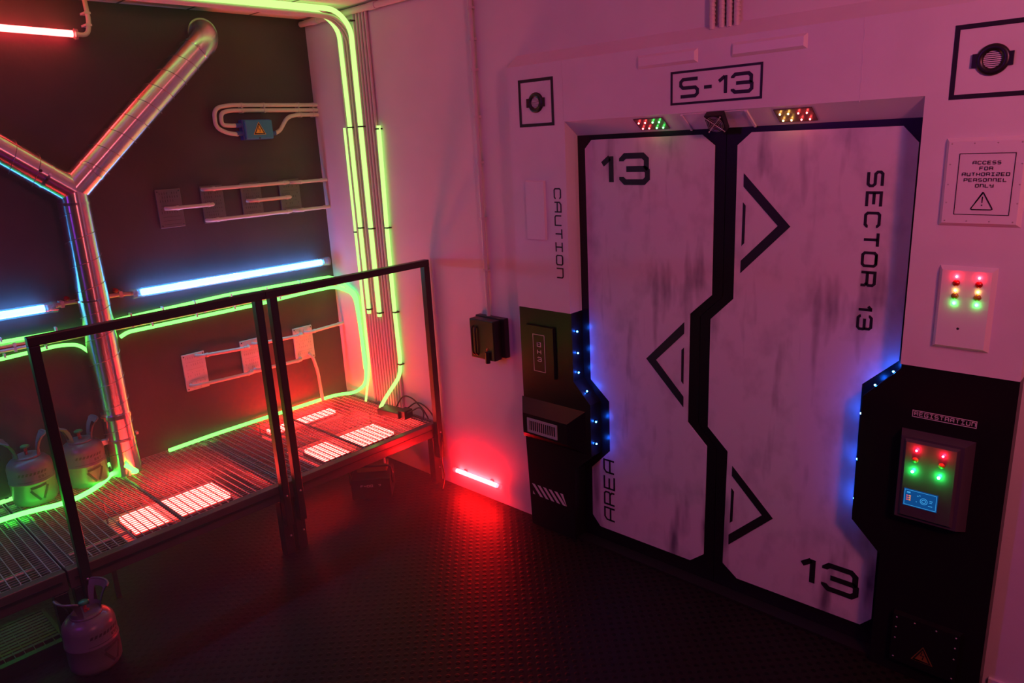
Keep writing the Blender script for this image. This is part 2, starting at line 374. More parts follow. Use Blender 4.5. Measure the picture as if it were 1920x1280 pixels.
write('AREA', fp, 2.237, .131, .068, .074, .0125, .0085, ru=(0, 1), rv=(-1, 0)).build('area_lettering', 'ink', door1)
def tri(parent, outer, inner, bar):
    o, i = outer, inner
    MB().prism([o[0], o[1], i[1], i[0]][::-1], fp, .0003, .0015).prism([o[1], o[2], i[2], i[1]][::-1], fp, .0003, .0015).prism(bar[::-1], fp, .0003, .0015).build('arrow_marking', 'ink', parent)
tri(door2, [(2.861, 1.833), (3.051, 1.637), (2.859, 1.446)], [(2.861, 1.783), (3.003, 1.638), (2.859, 1.496)], [(2.861, 1.723), (2.872, 1.711), (2.871, 1.566), (2.860, 1.554)])
tri(door1, [(2.611, 1.214), (2.420, 1.020), (2.611, .827)], [(2.611, 1.163), (2.471, 1.022), (2.611, .876)], [(2.611, 1.101), (2.599, 1.088), (2.599, .946), (2.610, .934)])
tri(door2, [(2.850, .612), (3.037, .425), (2.843, .233)], [(2.849, .566), (2.989, .425), (2.842, .282)], [(2.849, .508), (2.861, .495), (2.858, .352), (2.846, .340)])

# ------------------------------------------------------------------ door surround (white fascia, black lower pillars)
YF = -0.07
ff = at_y(YF)
X0, X1, J0, J1, ZT, ZH, ZS = 1.727, 3.832, 2.057, 3.490, 2.320, 2.067, 1.200
sur = empty('door_surround', (2.78, 0, 0), 'big white sci-fi door surround with black lower pillars around the sliding door', 'door surround')
white = MB().prism([(X0, ZS), (J0, ZS), (J0, ZH), (J1, ZH), (J1, ZS), (X1, ZS), (X1, ZT), (X0, ZT)], lambda u, v, d: (u, YF + d, v), 0.0, 0.069)
white.build('white_fascia', 'surround_white', sur)
MB().prism([(YF, ZT), (0, ZT), (0, 2.375)], lambda u, v, d: (d, u, v), X0, X1).build('top_slope', 'surround_white', sur)
MB().prism([(YF, ZH), (YD - .001, 2.004), (YD - .001, ZH)], lambda u, v, d: (d, u, v), J0 + .001, J1 - .001).build('header_slope', 'surround_white', sur)
MB().box(J0 - .02, J0, -.0005, YD - .0005, ZS, ZH).box(J1, J1 + .02, -.0005, YD - .0005, ZS, ZH).build('jamb', 'surround_white', sur)
YB = YF + .006
def pillar(poly): return MB().prism(poly, lambda u, v, d: (u, YB + d, v), 0, YD - .001 - YB)
pl_l = pillar([(X0 + .02, 0), (2.043, 0), (2.052, .395), (2.157, .495), (2.157, .762), (J0 + .003, .862), (J0, ZS), (X0, ZS), (X0, .52)])
pl_r = pillar([(3.474, 0), (X1, 0), (X1, ZS), (3.492, ZS), (3.492, 1.183), (3.375, 1.058), (3.371, .572), (3.478, .463)])
# pillars reach the wall plane outside the opening and the door plane inside it
pl_l.build('black_pillar', 'black', sur); pl_r.build('black_pillar', 'black', sur)
for (a, b, z0, z1) in ((2.440, 2.706, 2.245, 2.296), (2.842, 3.116, 2.247, 2.297)):
    MB().frustum(a, b, z0, z1, 0, .012, .010, ff).build('raised_plate', 'plate', sur)
MB().frustum(1.817, 1.934, 1.539, 1.813, 0, .012, .003, ff).build('raised_plate', 'plate', sur)
fo = at_y(YF)
write('S-13', fo, 2.628, 2.121, .074, .084, .0135, .0125, w1=.5).build('sign_lettering', 'ink', sur)
outline(fo, 2.590, 2.962, 2.098, 2.221, .0085).build('sign_border', 'ink', sur)
write('CAUTION', fo, 1.982, 1.780, .043, .0495, .0115, .0060, ru=(0, -1), rv=(1, 0)).build('caution_lettering', 'ink', sur)
outline(fo, 1.793, 2.000, 2.054, 2.260, .0135).build('vent_border', 'ink', sur)
outline(fo, 3.556, 3.763, 2.050, 2.260, .0135).build('vent_border', 'ink', sur)
fb = at_y(YB)
MB().frustum(1.775, 1.955, .853, 1.118, 0, .014, .004, fb).build('black_plate', 'black', sur)
f2 = at_y(YB - .014)
mb = outline(f2, 1.821, 1.897, .881, 1.073, .0028)
write('Q', f2, 1.847, 1.010, .024, .026, 0, .0040, mb=mb); write('H', f2, 1.847, .972, .024, .026, 0, .0040, mb=mb); write('3', f2, 1.847, .934, .024, .026, 0, .0040, mb=mb)
mb.build('plate_lettering', 'white_ink', sur)
mb = MB()
for k in range(6):
    u = 1.757 + k * .0385
    a, b, c, d = (u, .238), (u + .019, .238), (u + .019 + .055, .176), (u + .055, .176)
    cl = [(min(x, 1.990), z) for x, z in (a, b, c, d)]
    if cl[1][0] - cl[0][0] > .004: mb.prism([(cl[0][0], .238), (cl[1][0], .238), (cl[2][0], .176), (cl[3][0], .176)][::-1], fb, .0003, .0015)
mb.prism([(1.762, .196), (1.776, .178), (1.762, .178)][::-1], fb, .0003, .0015)
mb.build('hazard_stripes', 'white_ink', sur)
mb = outline(fb, 3.540, 3.732, 1.019, 1.044, .0022); write('REGISTRATION', fb, 3.546, 1.0245, .0145, .0122, .0033, .0022, mb=mb)
mb.build('registration_lettering', 'white_ink', sur)
def crack(x, z0, z1, seedv):
    rr = random.Random(seedv); pts = []
    z = z1
    while z > z0: pts.append((x + rr.uniform(-.0025, .0025), z)); z -= rr.uniform(.01, .022)
    pts.append((x, z0)); m = MB(); strokes(m, [pts], .0022, ff, .0002, .0009); return m
crack(2.050, 2.062, 2.318, 3).build('plaster_crack', 'plate', sur); crack(3.296, 2.062, 2.318, 4).build('plaster_crack', 'plate', sur)

# round louvred vents high on the surround
def round_vent(x, z, label):
    t = empty('round_vent', (x, YF, z), label, 'vent')
    ring = [(.024, .0), (.024, .009), (.040, .009), (.044, .005), (.044, 0)]
    MB().lathe(ring, (x, YF, z), 40, 'y').build('vent_ring', 'plastic_black', t)
    [MB().box(x + s_ * .044 - .008, x + s_ * .044 + .008, YF - .008, YF, z - .019, z + .019).build('mounting_lug', 'plastic_black', t) for s_ in (-1, 1)]
    MB().tube([(x, YF - .0002, z), (x, YF - .0015, z)], .0255, 24).build('backing_disc', 'ink', t)
    m = MB()
    for k in range(-4, 5):
        zz = k * .0055; hw = math.sqrt(max(0, .026 ** 2 - zz * zz)); m.box(x - hw, x + hw, YF - .005, YF - .002, z + zz - .0016, z + zz + .0016)
    m.build('louvre', 'plate', t)
round_vent(1.897, 2.157, 'round black louvred vent in the left square outline above CAUTION')
round_vent(3.661, 2.155, 'round black louvred vent in the right square outline above the access sign')

# header indicator boards on the sloped underside, and the fan
SL = Vector((0, YD - YF, 2.004 - ZH)).normalized(); SN = Vector((0, SL.z, -SL.y)).normalized()
if SN.y > 0: SN = -SN
def slope(u, v, d):                        # u along x, v metres up the slope from its lower edge
    p = Vector((u, YD, 2.004)) - SL * v + SN * d; return tuple(p)
def board(xa, label, cols, skew=0.0):
    t = empty('indicator_board', slope(xa + .07, .05, 0), label, 'indicator board')
    poly = [(xa, .020), (xa + .136, .020), (xa + .136, .094), (xa, .094)]
    MB().prism(poly, slope, 0, .004).build('backing_board', 'green_pcb', t)
    for r in range(2):
        for k in range(4):
            u = xa + .020 + k * .030 + (.006 if k > 1 else 0); v = .038 if r == 0 else .076
            MB().ball(slope(u, v, .010), .0034, 8, 5).build('led', cols[k], t)
board(2.408, 'small board of four red and four green leds left of the fan', [LED_R1, LED_R1, LED_G1, LED_G1])
board(3.000, 'small dark board of eight amber and red leds right of the fan', [LED_Y, LED_Y, LED_R1, LED_R1])
t = empty('fan_mounting_plate', slope(2.77, .05, 0), 'white plate behind the small fan on the door header', 'plate')
MB().prism([(2.632, .004), (2.905, .004), (2.905, .104), (2.632, .104)], slope, 0, .003).build('base_plate', 'plate', t)
[MB().prism([(a, .004), (a + .008, .004), (a + .008, .104), (a, .104)], slope, .003, .008).build('edge_strip', 'plate', t) for a in (2.632, 2.897)]
fc = Vector((2.784, -.067, 2.026)); fx = Vector((1, 0, 0)) * .036; fn_ = Vector((0, -.80, -.60)); fz = fn_.cross(Vector((1, 0, 0))) * .036
t = empty('cooling_fan', fc, 'small black square cooling fan with wire finger guard above the door seam', 'fan')
MB().obox(fc - fn_ * .004, fx, fz, fn_ * .013).build('fan_housing', 'plastic_black', t)
m = MB()
for r_ in (.008, .0145, .021, .0275, .033):
    m.tube([fc + fn_ * .014 + fx.normalized() * r_ * math.cos(a) + fz.normalized() * r_ * math.sin(a) for a in [i * math.pi / 12 for i in range(25)]], .0008, 5, False)
m.build('finger_guard', 'steel', t)
m = MB()
for sx in (-1, 1):
    m.tube([fc + fn_ * .0155 - fx * sx * .92 - fz * .92, fc + fn_ * .0155 + fx * sx * .92 + fz * .92], .0014, 6)
m.build('guard_spoke', 'steel', t)
for sx in (-1, 1):
    for sz in (-1, 1):
        MB().ball(fc + fn_ * .016 + fx * sx * .88 + fz * sz * .88, .003, 8, 5).build('screw', 'steel', t)
mm_ = MB(); mm_.tube([fc + fn_ * .0095, fc + fn_ * .0125], .010, 14)
for k in range(7):
    a = k * 2 * math.pi / 7; d_ = fx.normalized() * math.cos(a) + fz.normalized() * math.sin(a); e_ = fx.normalized() * -math.sin(a) + fz.normalized() * math.cos(a)
    mm_.obox(fc + fn_ * .0108 + d_ * .019, d_ * .010, e_ * .006 + fn_ * .001, fn_ * .0004)
mm_.build('fan_rotor', 'beam', t)

# blue leds inside the pillars
gl = 'blue leds set in the sides of the black pillars'
def blue_led(x, z, nrm, label):
    n = Vector(nrm).normalized(); p = Vector((x, -.03, z)) + n * .001
    t = empty('blue_led', p, label, 'led', gl)
    MB().tube([p, p + n * .003], .006, 10).build('bezel', 'plastic_black', t)
    MB().ball(p + n * .005, .0036, 8, 5).build('bulb', LED_B, t)
LEFT = [(2.058, 1.106, (1, 0, 0), 'topmost blue led on the left black pillar'), (2.059, .999, (1, 0, 0), 'second blue led from the top on the left black pillar'),
        (2.060, .901, (1, 0, 0), 'third blue led from the top on the left black pillar'), (2.110, .811, (.72, 0, .69), 'blue led on the sloping shoulder of the left black pillar'),
        (2.158, .669, (1, 0, 0), 'upper blue led beside the hooded vent, above the lowest'), (2.158, .554, (1, 0, 0), 'lowest blue led on the left black pillar above AREA')]
for a in LEFT: blue_led(*a)
blue_led(3.464, 1.152, (-.73, 0, .68), 'upper blue led on the sloping ledge of the right black pillar')
blue_led(3.408, 1.092, (-.73, 0, .68), 'lower blue led on the sloping ledge of the right black pillar')
for z in (.98, .80, .64):
    blue_led(3.370, z, (-1, 0, 0), 'blue led hidden behind the inner edge of the right black pillar')

# access sign
t = empty('access_sign', (3.672, YF, 1.80), 'white riveted warning plate reading ACCESS FOR AUTHORIZED PERSONNEL ONLY', 'sign')
MB().frustum(3.563, 3.782, 1.672, 1.938, 0, .016, .011, ff).build('sign_plate', 'plate', t)
fs = at_y(YF - .016)
m = outline(fs, 3.605, 3.751, 1.709, 1.892, .0018)
for tx, z in (('ACCESS', 1.859), ('FOR', 1.842), ('AUTHORIZED', 1.825), ('PERSONNEL', 1.808), ('ONLY', 1.791)):
    gw, gp = .0098, .0029; L = len(tx) * (gw + gp) - gp
    write(tx, fs, 3.679 - L / 2, z, .0105, gw, gp, .0018, mb=m)
m.build('sign_lettering', 'ink', t)
m = MB(); strokes(m, [[(3.678, 1.775), (3.651, 1.730), (3.650, 1.727), (3.653, 1.725), (3.703, 1.725), (3.706, 1.727), (3.705, 1.730), (3.679, 1.776), (3.677, 1.776), (3.660, 1.746)]], .0030, fs, .0003, .0015)
m.prism([(3.6795, 1.764), (3.6765, 1.764), (3.6770, 1.745), (3.6790, 1.745)], fs, .0003, .0015); m.prism([(3.6765, 1.737), (3.6795, 1.737), (3.6795, 1.740), (3.6765, 1.740)][::-1], fs, .0003, .0015)
m.build('warning_triangle', 'ink', t)
for u, v in [(3.582 + i * .060, z) for i in range(4) for z in (1.690, 1.921)] + [(x, z) for x in (3.582, 3.768) for z in (1.745, 1.800, 1.860)]:
    MB().lathe([(.0024, 0), (.0018, .0012), (.0001, .0016)], (u, YF - .016, v), 8, 'y').build('rivet', 'slot_grey', t)

# indicator box
t = empty('indicator_box', (3.66, YF, 1.41), 'white box with red, amber and green signal lights beside the door', 'indicator box')
MB().frustum(3.580, 3.740, 1.278, 1.548, 0, .020, .012, ff).build('box_body', 'plate', t)
fi = YF - .020
for x in (3.634, 3.696):
    for z, lm in ((1.496, 'dome_red'), (1.455, 'dome_amber')):
        MB().lathe([(.0105, 0), (.0100, .003), (.0075, .006), (.0001, .008)], (x, fi, z), 18, 'y').build('signal_lens', lm, t)
    for z, lm in ((1.517, LED_R), (1.473, LED_Y), (1.432, LED_G2)):
        MB().ball((x, fi - .004, z), .0032, 8, 5).build('led', lm, t)
MB().lathe([(.004, 0), (.0035, .001), (.0001, .0012)], (3.652, fi, 1.350), 10, 'y').build('screw_hole', 'ink', t)

# registration terminal
t = empty('registration_terminal', (3.62, YB, .81), 'dark wall terminal with red and green lights and small blue screen', 'terminal')
MB().frustum(3.512, 3.736, .645, .972, 0, .040, (.012, .022, .012, .012), fb).build('terminal_case', 'terminal', t)
ft = at_y(YB - .040)
MB().frustum(3.535, 3.703, .665, .952, 0, .010, .008, ft).build('terminal_face', 'terminal', t)
ft2 = at_y(YB - .050); yt = YB - .050
for x in (3.572, 3.652):
    MB().ball((x + .006, yt - .009, .922), .0035, 8, 5).build('led', LED_R2, t)
    MB().ball((x, yt - .010, .844), .0048, 8, 5).build('led', LED_G3, t)
    MB().lathe([(.010, 0), (.0090, .004), (.0001, .006)], (x + .003, yt, .884), 16, 'y').build('signal_lens', 'dome_amber', t)
scr = MB().prism([(3.550, .712), (3.655, .712), (3.655, .775), (3.550, .775)], ft2, 0, .002).build('screen', SCREEN, t)
fs3 = at_y(yt - .002)
m = outline(fs3, 3.553, 3.652, .715, .772, .0012, .0002, .0006)
for rr in (.006, .011):
    strokes(m, [[(3.614 + rr * math.cos(a * math.pi / 8), .741 + rr * math.sin(a * math.pi / 8)) for a in range(17)]], .0018, fs3, .0002, .0006)
for u, v, l in ((3.631, .747, .010), (3.631, .741, .008), (3.628, .728, .013), (3.592, .755, .005), (3.598, .758, .005), (3.590, .733, .003)):
    m.prism([(u, v), (u + l, v), (u + l, v + .002), (u, v + .002)], fs3, .0002, .0006)
m.prism([(3.560, .760), (3.571, .760), (3.571, .765), (3.560, .765)], fs3, .0002, .0006)
m.build('screen_graphics', SCR_LINE, t)
m = MB(); m2 = MB()
for k in range(3):
    v = .748 - k * .0075
    m2.prism([(3.559, v), (3.565, v), (3.565, v + .004), (3.559, v + .004)], fs3, .0002, .0006)
    m.prism([(3.567, v), (3.573, v), (3.573, v + .004), (3.567, v + .004)], fs3, .0002, .0006)
m.build('screen_graphics', SCR_OR, t); m2.build('screen_graphics', SCR_RED, t)

# low electric panel
t = empty('electrical_panel', (3.655, YB, .16), 'black riveted electrical hatch with lightning triangle low on the right pillar', 'hatch')
MB().frustum(3.544, 3.767, .062, .262, 0, .022, .004, fb).build('hatch_plate', 'black', t)
fe = at_y(YB - .022)
def bolt_sign(fn, cu, cv, s_, parent, d=.0003, ink='ink', ym='yellow'):
    MB().prism([(cu - s_ / 2, cv), (cu + s_ / 2, cv), (cu, cv + s_ * .9)][::-1], fn, d, d + .001).build('warning_sticker', ym, parent)
    m = MB(); a = .06 * s_
    P_ = [(cu - s_ / 2 + 2 * a, cv + a), (cu + s_ / 2 - 2 * a, cv + a), (cu, cv + s_ * .9 - 2 * a), (cu - s_ / 2 + 2 * a, cv + a), (cu, cv + a)]
    strokes(m, [P_], .07 * s_, fn, d + .001, d + .0016)
    strokes(m, [[(cu - .02 * s_, cv + .60 * s_), (cu - .07 * s_, cv + .38 * s_), (cu + .06 * s_, cv + .40 * s_), (cu + .02 * s_, cv + .17 * s_)]], .045 * s_, fn, d + .001, d + .0016)
    m.build('sticker_print', ink, parent)
bolt_sign(fe, 3.655, .098, .072, t, ym='dark_yellow')
for u, v in ((3.560, .246), (3.620, .246), (3.690, .246), (3.752, .246), (3.560, .160), (3.752, .160), (3.560, .205), (3.752, .205), (3.560, .080), (3.752, .080)):
    MB().lathe([(.0032, 0), (.0026, .0015), (.0001, .002)], (u, YB - .022, v), 8, 'y').build('rivet', 'slot_grey', t)

# hooded vent on the left pillar
t = empty('hooded_vent', (1.93, YB, .62), 'black hooded box with small slotted vent on the left pillar', 'vent box')
MB().frustum(1.716, 2.125, .500, .722, 0, .052, (.045, .075, .048, .066), fb).build('vent_housing', 'black', t)
fh = at_y(YB - .052)
outline(fh, 1.794, 1.990, .560, .637, .012, .0003, .005).build('vent_frame', 'slot_grey', t)
m = MB()
for k in range(12):
    u = 1.810 + k * .0138; m.box(u, u + .004, YB - .055, YB - .052, .572, .625)
m.build('vent_slats', 'slot_grey', t)

# ------------------------------------------------------------------ conduits above the door, wall conduit, fuse box
def clip_y(parent, x, z, w_, y0=-.002, m='clip', depth=.03):    # saddle clip on a vertical run on the far wall
    MB().box(x - w_, x + w_, -depth, y0, z - .005, z + .005).build('clip', m, parent)
for k, (x, zb) in enumerate(((2.731, 2.36), (2.770, 2.36), (2.800, 2.36), (2.829, 2.36))):
    t = MB().tube([(x, -.014, zb + .012 * 0), (x - .002, -.014, 2.5), (x - .004, -.016, H)], .011, 10)
    for j in range(26):
        z = 2.38 + j * .0145; t.tube([(x, -.014, z), (x, -.014, z + .006)], .0125, 10)
    o = t.build('corrugated_conduit', 'pvc')
    tag(o, ['leftmost', 'second from left', 'third from left', 'rightmost'][k] + ' of the four corrugated conduits rising above the door surround', 'conduit', 'corrugated conduits above the door')
t = empty('wall_conduit', (1.46, 0, 1.1), 'pale vertical conduit running down the wall into the black socket box', 'conduit')
MB().tube([(1.458, -.018, H), (1.458, -.018, 1.10)], .011, 12).build('pipe', 'pvc', t)
for z in (2.62, 2.48, 2.34, 2.12, 1.9, 1.62, 1.35): MB().tube([(1.458, -.018, z - .006), (1.458, -.018, z + .006)], .0155, 12).box(1.442, 1.474, -.018, 0, z - .006, z + .006).build('clip', 'clip', t)
t = empty('socket_box', (1.47, 0, 1.0), 'black plastic socket box on the wall at the foot of the conduit', 'socket box')
MB().box(1.372, 1.585, -.035, 0, .892, 1.106).build('back_box', 'plastic_black', t, .004)
MB().box(1.382, 1.560, -.092, -.035, .884, 1.100).build('cover', 'plastic_black', t, .006)
MB().tube(fillet([(1.410, -.092, 1.06), (1.410, -.105, 1.05), (1.410, -.105, .915), (1.410, -.092, .905)], .02), .005).tube(fillet([(1.435, -.092, 1.06), (1.435, -.105, 1.05), (1.435, -.105, .915), (1.435, -.092, .905)], .02), .005).build('front_rib', 'plastic_black', t)
MB().tube([(1.515, -.10, .932), (1.515, -.10, .872)], .013, 12).build('cable_gland', 'plastic_black', t)
MB().lathe([(.009, 0), (.008, .003), (.0001, .005)], (1.508, -.092, .945), 14, 'y').build('warning_lamp', 'dome_amber', t)

# ------------------------------------------------------------------ red tube lights
def bar_light(name, a, b, r, m, label, cat, cap_m='clear', cap=.045, group=None, sleeve=True):
    a, b = Vector(a), Vector(b); d = (b - a).normalized()
    t = empty(name, (a + b) / 2, label, cat, group)
    MB().tube([a, b], r, 14).build('lit_tube', m, t)
    if sleeve: MB().tube([a - d * cap, b + d * cap], r * 1.45, 16, False).build('clear_sleeve', 'clear', t)
    for p, s in ((a, -1), (b, 1)):
        if sleeve: MB().tube([p + d * s * .016, p + d * s * .034], r * .55, 10).build('contact_block', 'steel', t)
        MB().tube([p + d * s * .012, p + d * s * cap], r * 1.0, 12).build('end_cap', cap_m, t)
        MB().tube([p + d * s * cap * .7, p + d * s * (cap + .008)], r * 1.62, 16).build('end_ring', 'clear', t)
    return t
t = bar_light('red_tube_lamp', (1.112, -.022, .112), (1.448, -.022, .112), .0125, R_TUBE, 'glowing red tube lamp low on the wall near the floor', 'tube lamp', 'plastic_black', .012, None, False)
for x in (1.17, 1.39): MB().box(x - .012, x + .012, -.010, 0, .100, .124).build('bracket', 'clip', t)
t = bar_light('red_tube_lamp', (.055, -2.25, 2.624), (.055, -1.330, 2.600), .016, R_TUBE_HIGH, 'glowing red tube lamp high on the dark wall under the ceiling', 'tube lamp', 'clear', .012, None, False)
for y in (-2.1, -1.45): MB().box(0, .040, y - .012, y + .012, 2.60, 2.622).build('bracket', 'clip', t)
t = empty('lamp_cable', (.05, -1.3, 2.61), 'pale conduit bending down from the ceiling to the high red tube', 'conduit')
MB().tube(fillet([(.055, -1.318, 2.598), (.055, -1.262, 2.598), (.05, -1.243, 2.66), (.05, -1.246, H)], .05, 8), .011, 10).build('pipe', 'pvc', t)
for y, z in ((-1.247, 2.70), (-1.251, 2.645)): MB().box(0, .064, y - .014, y + .014, z - .005, z + .005).build('clip', 'clip', t)

# blue tubes on the dark wall
bar_light('blue_tube_lamp', (.055, -1.235, 1.314), (.055, -.115, 1.306), .0180, B_TUBE, 'long glowing blue tube lamp on the dark wall right of the steel duct', 'tube lamp', 'clear', .046)
bar_light('blue_tube_lamp', (.055, -2.86, 1.335), (.055, -1.700, 1.318), .0180, B_TUBE, 'glowing blue tube lamp left of the steel duct, cut by the photo edge', 'tube lamp', 'clear', .046)
t = empty('tube_link_conduit', (.05, -1.47, 1.315), 'short pale conduit joining the two blue tubes behind the duct', 'conduit')
MB().tube([(.05, -1.656, 1.317), (.03, -1.60, 1.322), (.03, -1.34, 1.318), (.05, -1.275, 1.315)], .0115, 10).build('pipe', 'pvc', t)
for y in (-1.615, -1.335): MB().box(0, .048, y - .008, y + .008, 1.304, 1.336).build('clip', 'clip', t)
MB().lathe([(.012, 0), (.012, .02), (.006, .025)], (.03, -1.357, 1.345), 12, 'x').build('clip_cap', 'dome_red', t)
MB().lathe([(.012, 0), (.012, .02), (.006, .025)], (.03, -1.590, 1.345), 12, 'x').build('clip_cap', 'dome_red', t)

# ------------------------------------------------------------------ green neon tubes
NG = 'green neon tubes in the corner'
def neon(path, r, m, label, clips=(), rad=.06, nrm='y', group=None):
    p = fillet(path, rad, 8); t = empty('neon_tube', p[0], label, 'neon tube', group)
    MB().tube(p, r, 10).build('lit_tube', m, t)
    for c in clips:
        c = Vector(c)
        if nrm == 'y': MB().box(c.x - .006, c.x + r + .010, c.y - r - .003, -.001, c.z - .004, c.z + .004).build('clip', 'dark_clip', t)
        elif nrm == 'x': MB().box(.001, c.x + r + .002, c.y - .004, c.y + .004, c.z - .005, c.z + r + .005).build('clip', 'clip', t)
        else: MB().box(c.x - .004, c.x + .004, c.y - .008, c.y + .008, c.z - r - .001, c.z + r + .003).build('clip', 'dark_clip', t)
    return t
neon([(.020, -2.9, 1.198), (.020, -1.9, 1.187), (.020, -1.66, 1.183), (.020, -1.55, 1.168), (.045, -1.50, 1.16), (.020, -1.45, 1.172), (.020, -1.36, 1.187), (.020, -.73, 1.207), (.020, -.20, 1.200), (.020, -.030, 1.196), (.10, -.016, 1.165), (.262, -.016, 1.10), (.268, -.016, .60)], .0095, G_TUBE2,
     'upper green neon tube along the dark wall above the handrail', [(.02, y, 1.195) for y in (-1.9, -1.66, -1.30, -1.13, -.95, -.73, -.5, -.27)], .05, 'x')
neon([(.020, -2.9, 1.128), (.020, -1.92, 1.106), (.020, -1.66, 1.115), (.020, -1.575, 1.098), (.022, -1.535, 1.050)], .0095, G_TUBE2,
     'lower green neon tube left of the duct, bending down to it', [(.02, y, 1.115) for y in (-1.9, -1.72)], .04, 'x')
neon([(.022, -1.372, 1.092), (.020, -1.33, 1.110), (.020, -.57, 1.113), (.020, -.27, 1.125), (.020, -.03, 1.126), (.10, -.016, 1.12), (.235, -.016, 1.10), (.262, -.020, .98), (.286, -.020, .62), (.268, -.020, .50), (.15, -.028, .412), (.034, -.10, .398), (.030, -.24, .398), (.030, -.62, .398), (.030, -.96, .398), (.055, -1.245, .400)], .0105, G_TUBE2,
     'green neon tube turning the corner and running back along the grating', [(.02, y, 1.12) for y in (-1.2, -.95, -.72, -.42)], .085, 'x')
neon([(.322, -.016, 2.12), (.322, -.016, 1.3), (.318, -.016, .62), (.300, -.045, .45), (.300, -.060, .392)], .0075, G_TUBE, 'thin green neon tube leftmost of the vertical group, dropping to the grating', [(.322, -.016, z) for z in (1.50,)], .1, 'y')
neon([(.30, -1.9, H - .020), (.36, -.45, H - .020), (.375, -.12, H - .022), (.385, -.028, 2.66), (.395, -.028, 2.2), (.395, -.028, .992)], .0125, G_TUBE, 'green neon tube second from left, from the ceiling down to mid wall', [(.395, -.028, z) for z in (2.12, 1.53, 1.02)], .10, 'y')
neon([(.44, -1.9, H - .022), (.50, -.45, H - .022), (.505, -.12, H - .022), (.502, -.028, 2.66), (.502, -.028, 2.2), (.502, -.028, .985)], .0140, G_TUBE, 'bright green neon tube third from left, ending a little lower on the wall', [(.502, -.028, z) for z in (2.69, 2.12, 1.53, 1.01)], .10, 'y')
neon([(.662, -.020, 2.118), (.648, -.020, 1.5), (.648, -.020, 1.0), (.658, -.020, .72), (.640, -.020, .62), (.520, -.060, .46), (.478, -.075, .392)], .0120, G_TUBE, 'rightmost green neon tube, curving left onto the grating at its foot', [(.650, -.020, z) for z in (2.10, 1.54, 1.03, .70)], .12, 'y')
# green tube curling round the grey cylinders
neon([(.235, -2.75, .398), (.228, -2.11, .398), (.245, -1.98, .398), (.292, -1.86, .398), (.262, -1.74, .398), (.18, -1.63, .398), (.105, -1.565, .402), (.215, -1.478, .404), (.222, -1.50, .425), (.215, -1.53, .46)], .0115, glow('green_neon_floor', (0.50, 11.0, 0.50)), 'green neon tube curling round the grey cylinders on the grating', (), .06)
neon([(.016, -2.10, .400), (.016, -1.99, .402)], .010, G_TUBE2, 'short end of green neon tube behind the front grey cylinder', [(.016, -2.03, .402)], .05, 'z')
neon([(.014, -1.585, .404), (.020, -1.545, .420)], .010, G_TUBE2, 'stub of green neon tube between the rear cylinder and the duct', [(.018, -1.56, .412)], .05, 'z')

# ------------------------------------------------------------------ conduit bundle in the corner
gb = 'thin grey conduits bundled in the corner'
for k in range(11):
    x = .345 + k * .0285
    on_c = k in (3, 4, 5)
    if on_c: path = [(x - .06, -2.6, H - .046), (x - .02, -.30, H - .046), (x - .01, -.10, H - .05), (x, -.012, H - .14), (x, -.012, .392)]
    else: path = [(x, -.012, H - .03), (x, -.012, .392)]
    o = MB().tube(fillet(path, .09, 6), .0085, 8).build('thin_conduit', 'pvc')
    tag(o, 'thin grey conduit among the green neon tubes, ' + ('bending onto the ceiling' if on_c else 'straight up the wall'), 'conduit', gb + (' that bend onto the ceiling' if on_c else ''))
t = empty('ceiling_conduit', (0.6, -.03, H - .03), 'pale horizontal conduit along the top of the light wall under the ceiling', 'conduit')
MB().tube([(.004, -.030, H - .028), (1.75, -.030, H - .028)], .0165, 12).build('pipe', 'pvc', t)
for x in (.16, .72, 1.2): MB().tube([(x - .03, -.030, H - .028), (x + .03, -.030, H - .028)], .020, 12).build('coupling', 'pvc', t)
for j, z in enumerate((1.162, 1.140)):
    t = empty('wall_conduit', (.012, -2, z), ('upper' if j == 0 else 'lower') + ' pale conduit running between the two green neon tubes on the dark wall', 'conduit')
    MB().tube([(.014, -2.9, z + .012), (.014, -1.6, z), (.014, -.35, z - .004), (.014, -.004, z - .004)], .010, 10).build('pipe', 'pvc', t)
    for y in (-1.85, -1.30, -.9, -.5): MB().box(.001, .026, y - .006, y + .006, z - .012, z + .012).build('clip', 'clip', t)

# ------------------------------------------------------------------ blue junction box with its conduits
t = empty('junction_box', (0, -.43, 2.13), 'blue junction box with yellow lightning triangle on the dark wall', 'junction box')
MB().box(0, .045, -.520, -.338, 2.078, 2.192).build('back_box', 'blue_side', t, .005)
MB().box(.045, .072, -.516, -.342, 2.080, 2.188).build('lid', 'blue_box', t, .008)
fj = at_x(.072)
bolt_sign(lambda u, v, d: fj(u, v, d), -.431, 2.106, .078, t)
for y, z in ((-.536, 2.160), (-.536, 2.116), (-.325, 2.112)): MB().tube([(.03, y - .018, z), (.03, y + .018, z)], .014, 12).build('cable_gland', 'blue_side', t)
MB().lathe([(.005, 0), (.004, .003), (.0001, .004)], (.072, -.434, 2.086), 10, 'x').build('screw', 'slot_dark', t)
cond = [('conduit_loop', [(.03, 0, 2.271), (.03, -.58, 2.272), (.03, -.668, 2.255), (.03, -.672, 2.15), (.03, -.60, 2.118), (.03, -.545, 2.112)], 'outer of the two looped conduits left of the blue junction box'),
        ('conduit_loop', [(.03, 0, 2.242), (.03, -.575, 2.243), (.03, -.632, 2.230), (.03, -.634, 2.165), (.03, -.59, 2.160), (.03, -.545, 2.160)], 'inner of the two looped conduits left of the blue junction box'),
        ('conduit_bend', [(.03, 0, 2.214), (.03, -.15, 2.215), (.03, -.215, 2.202), (.03, -.275, 2.125), (.03, -.31, 2.111)], 'conduit curving up from the right end of the blue junction box')]
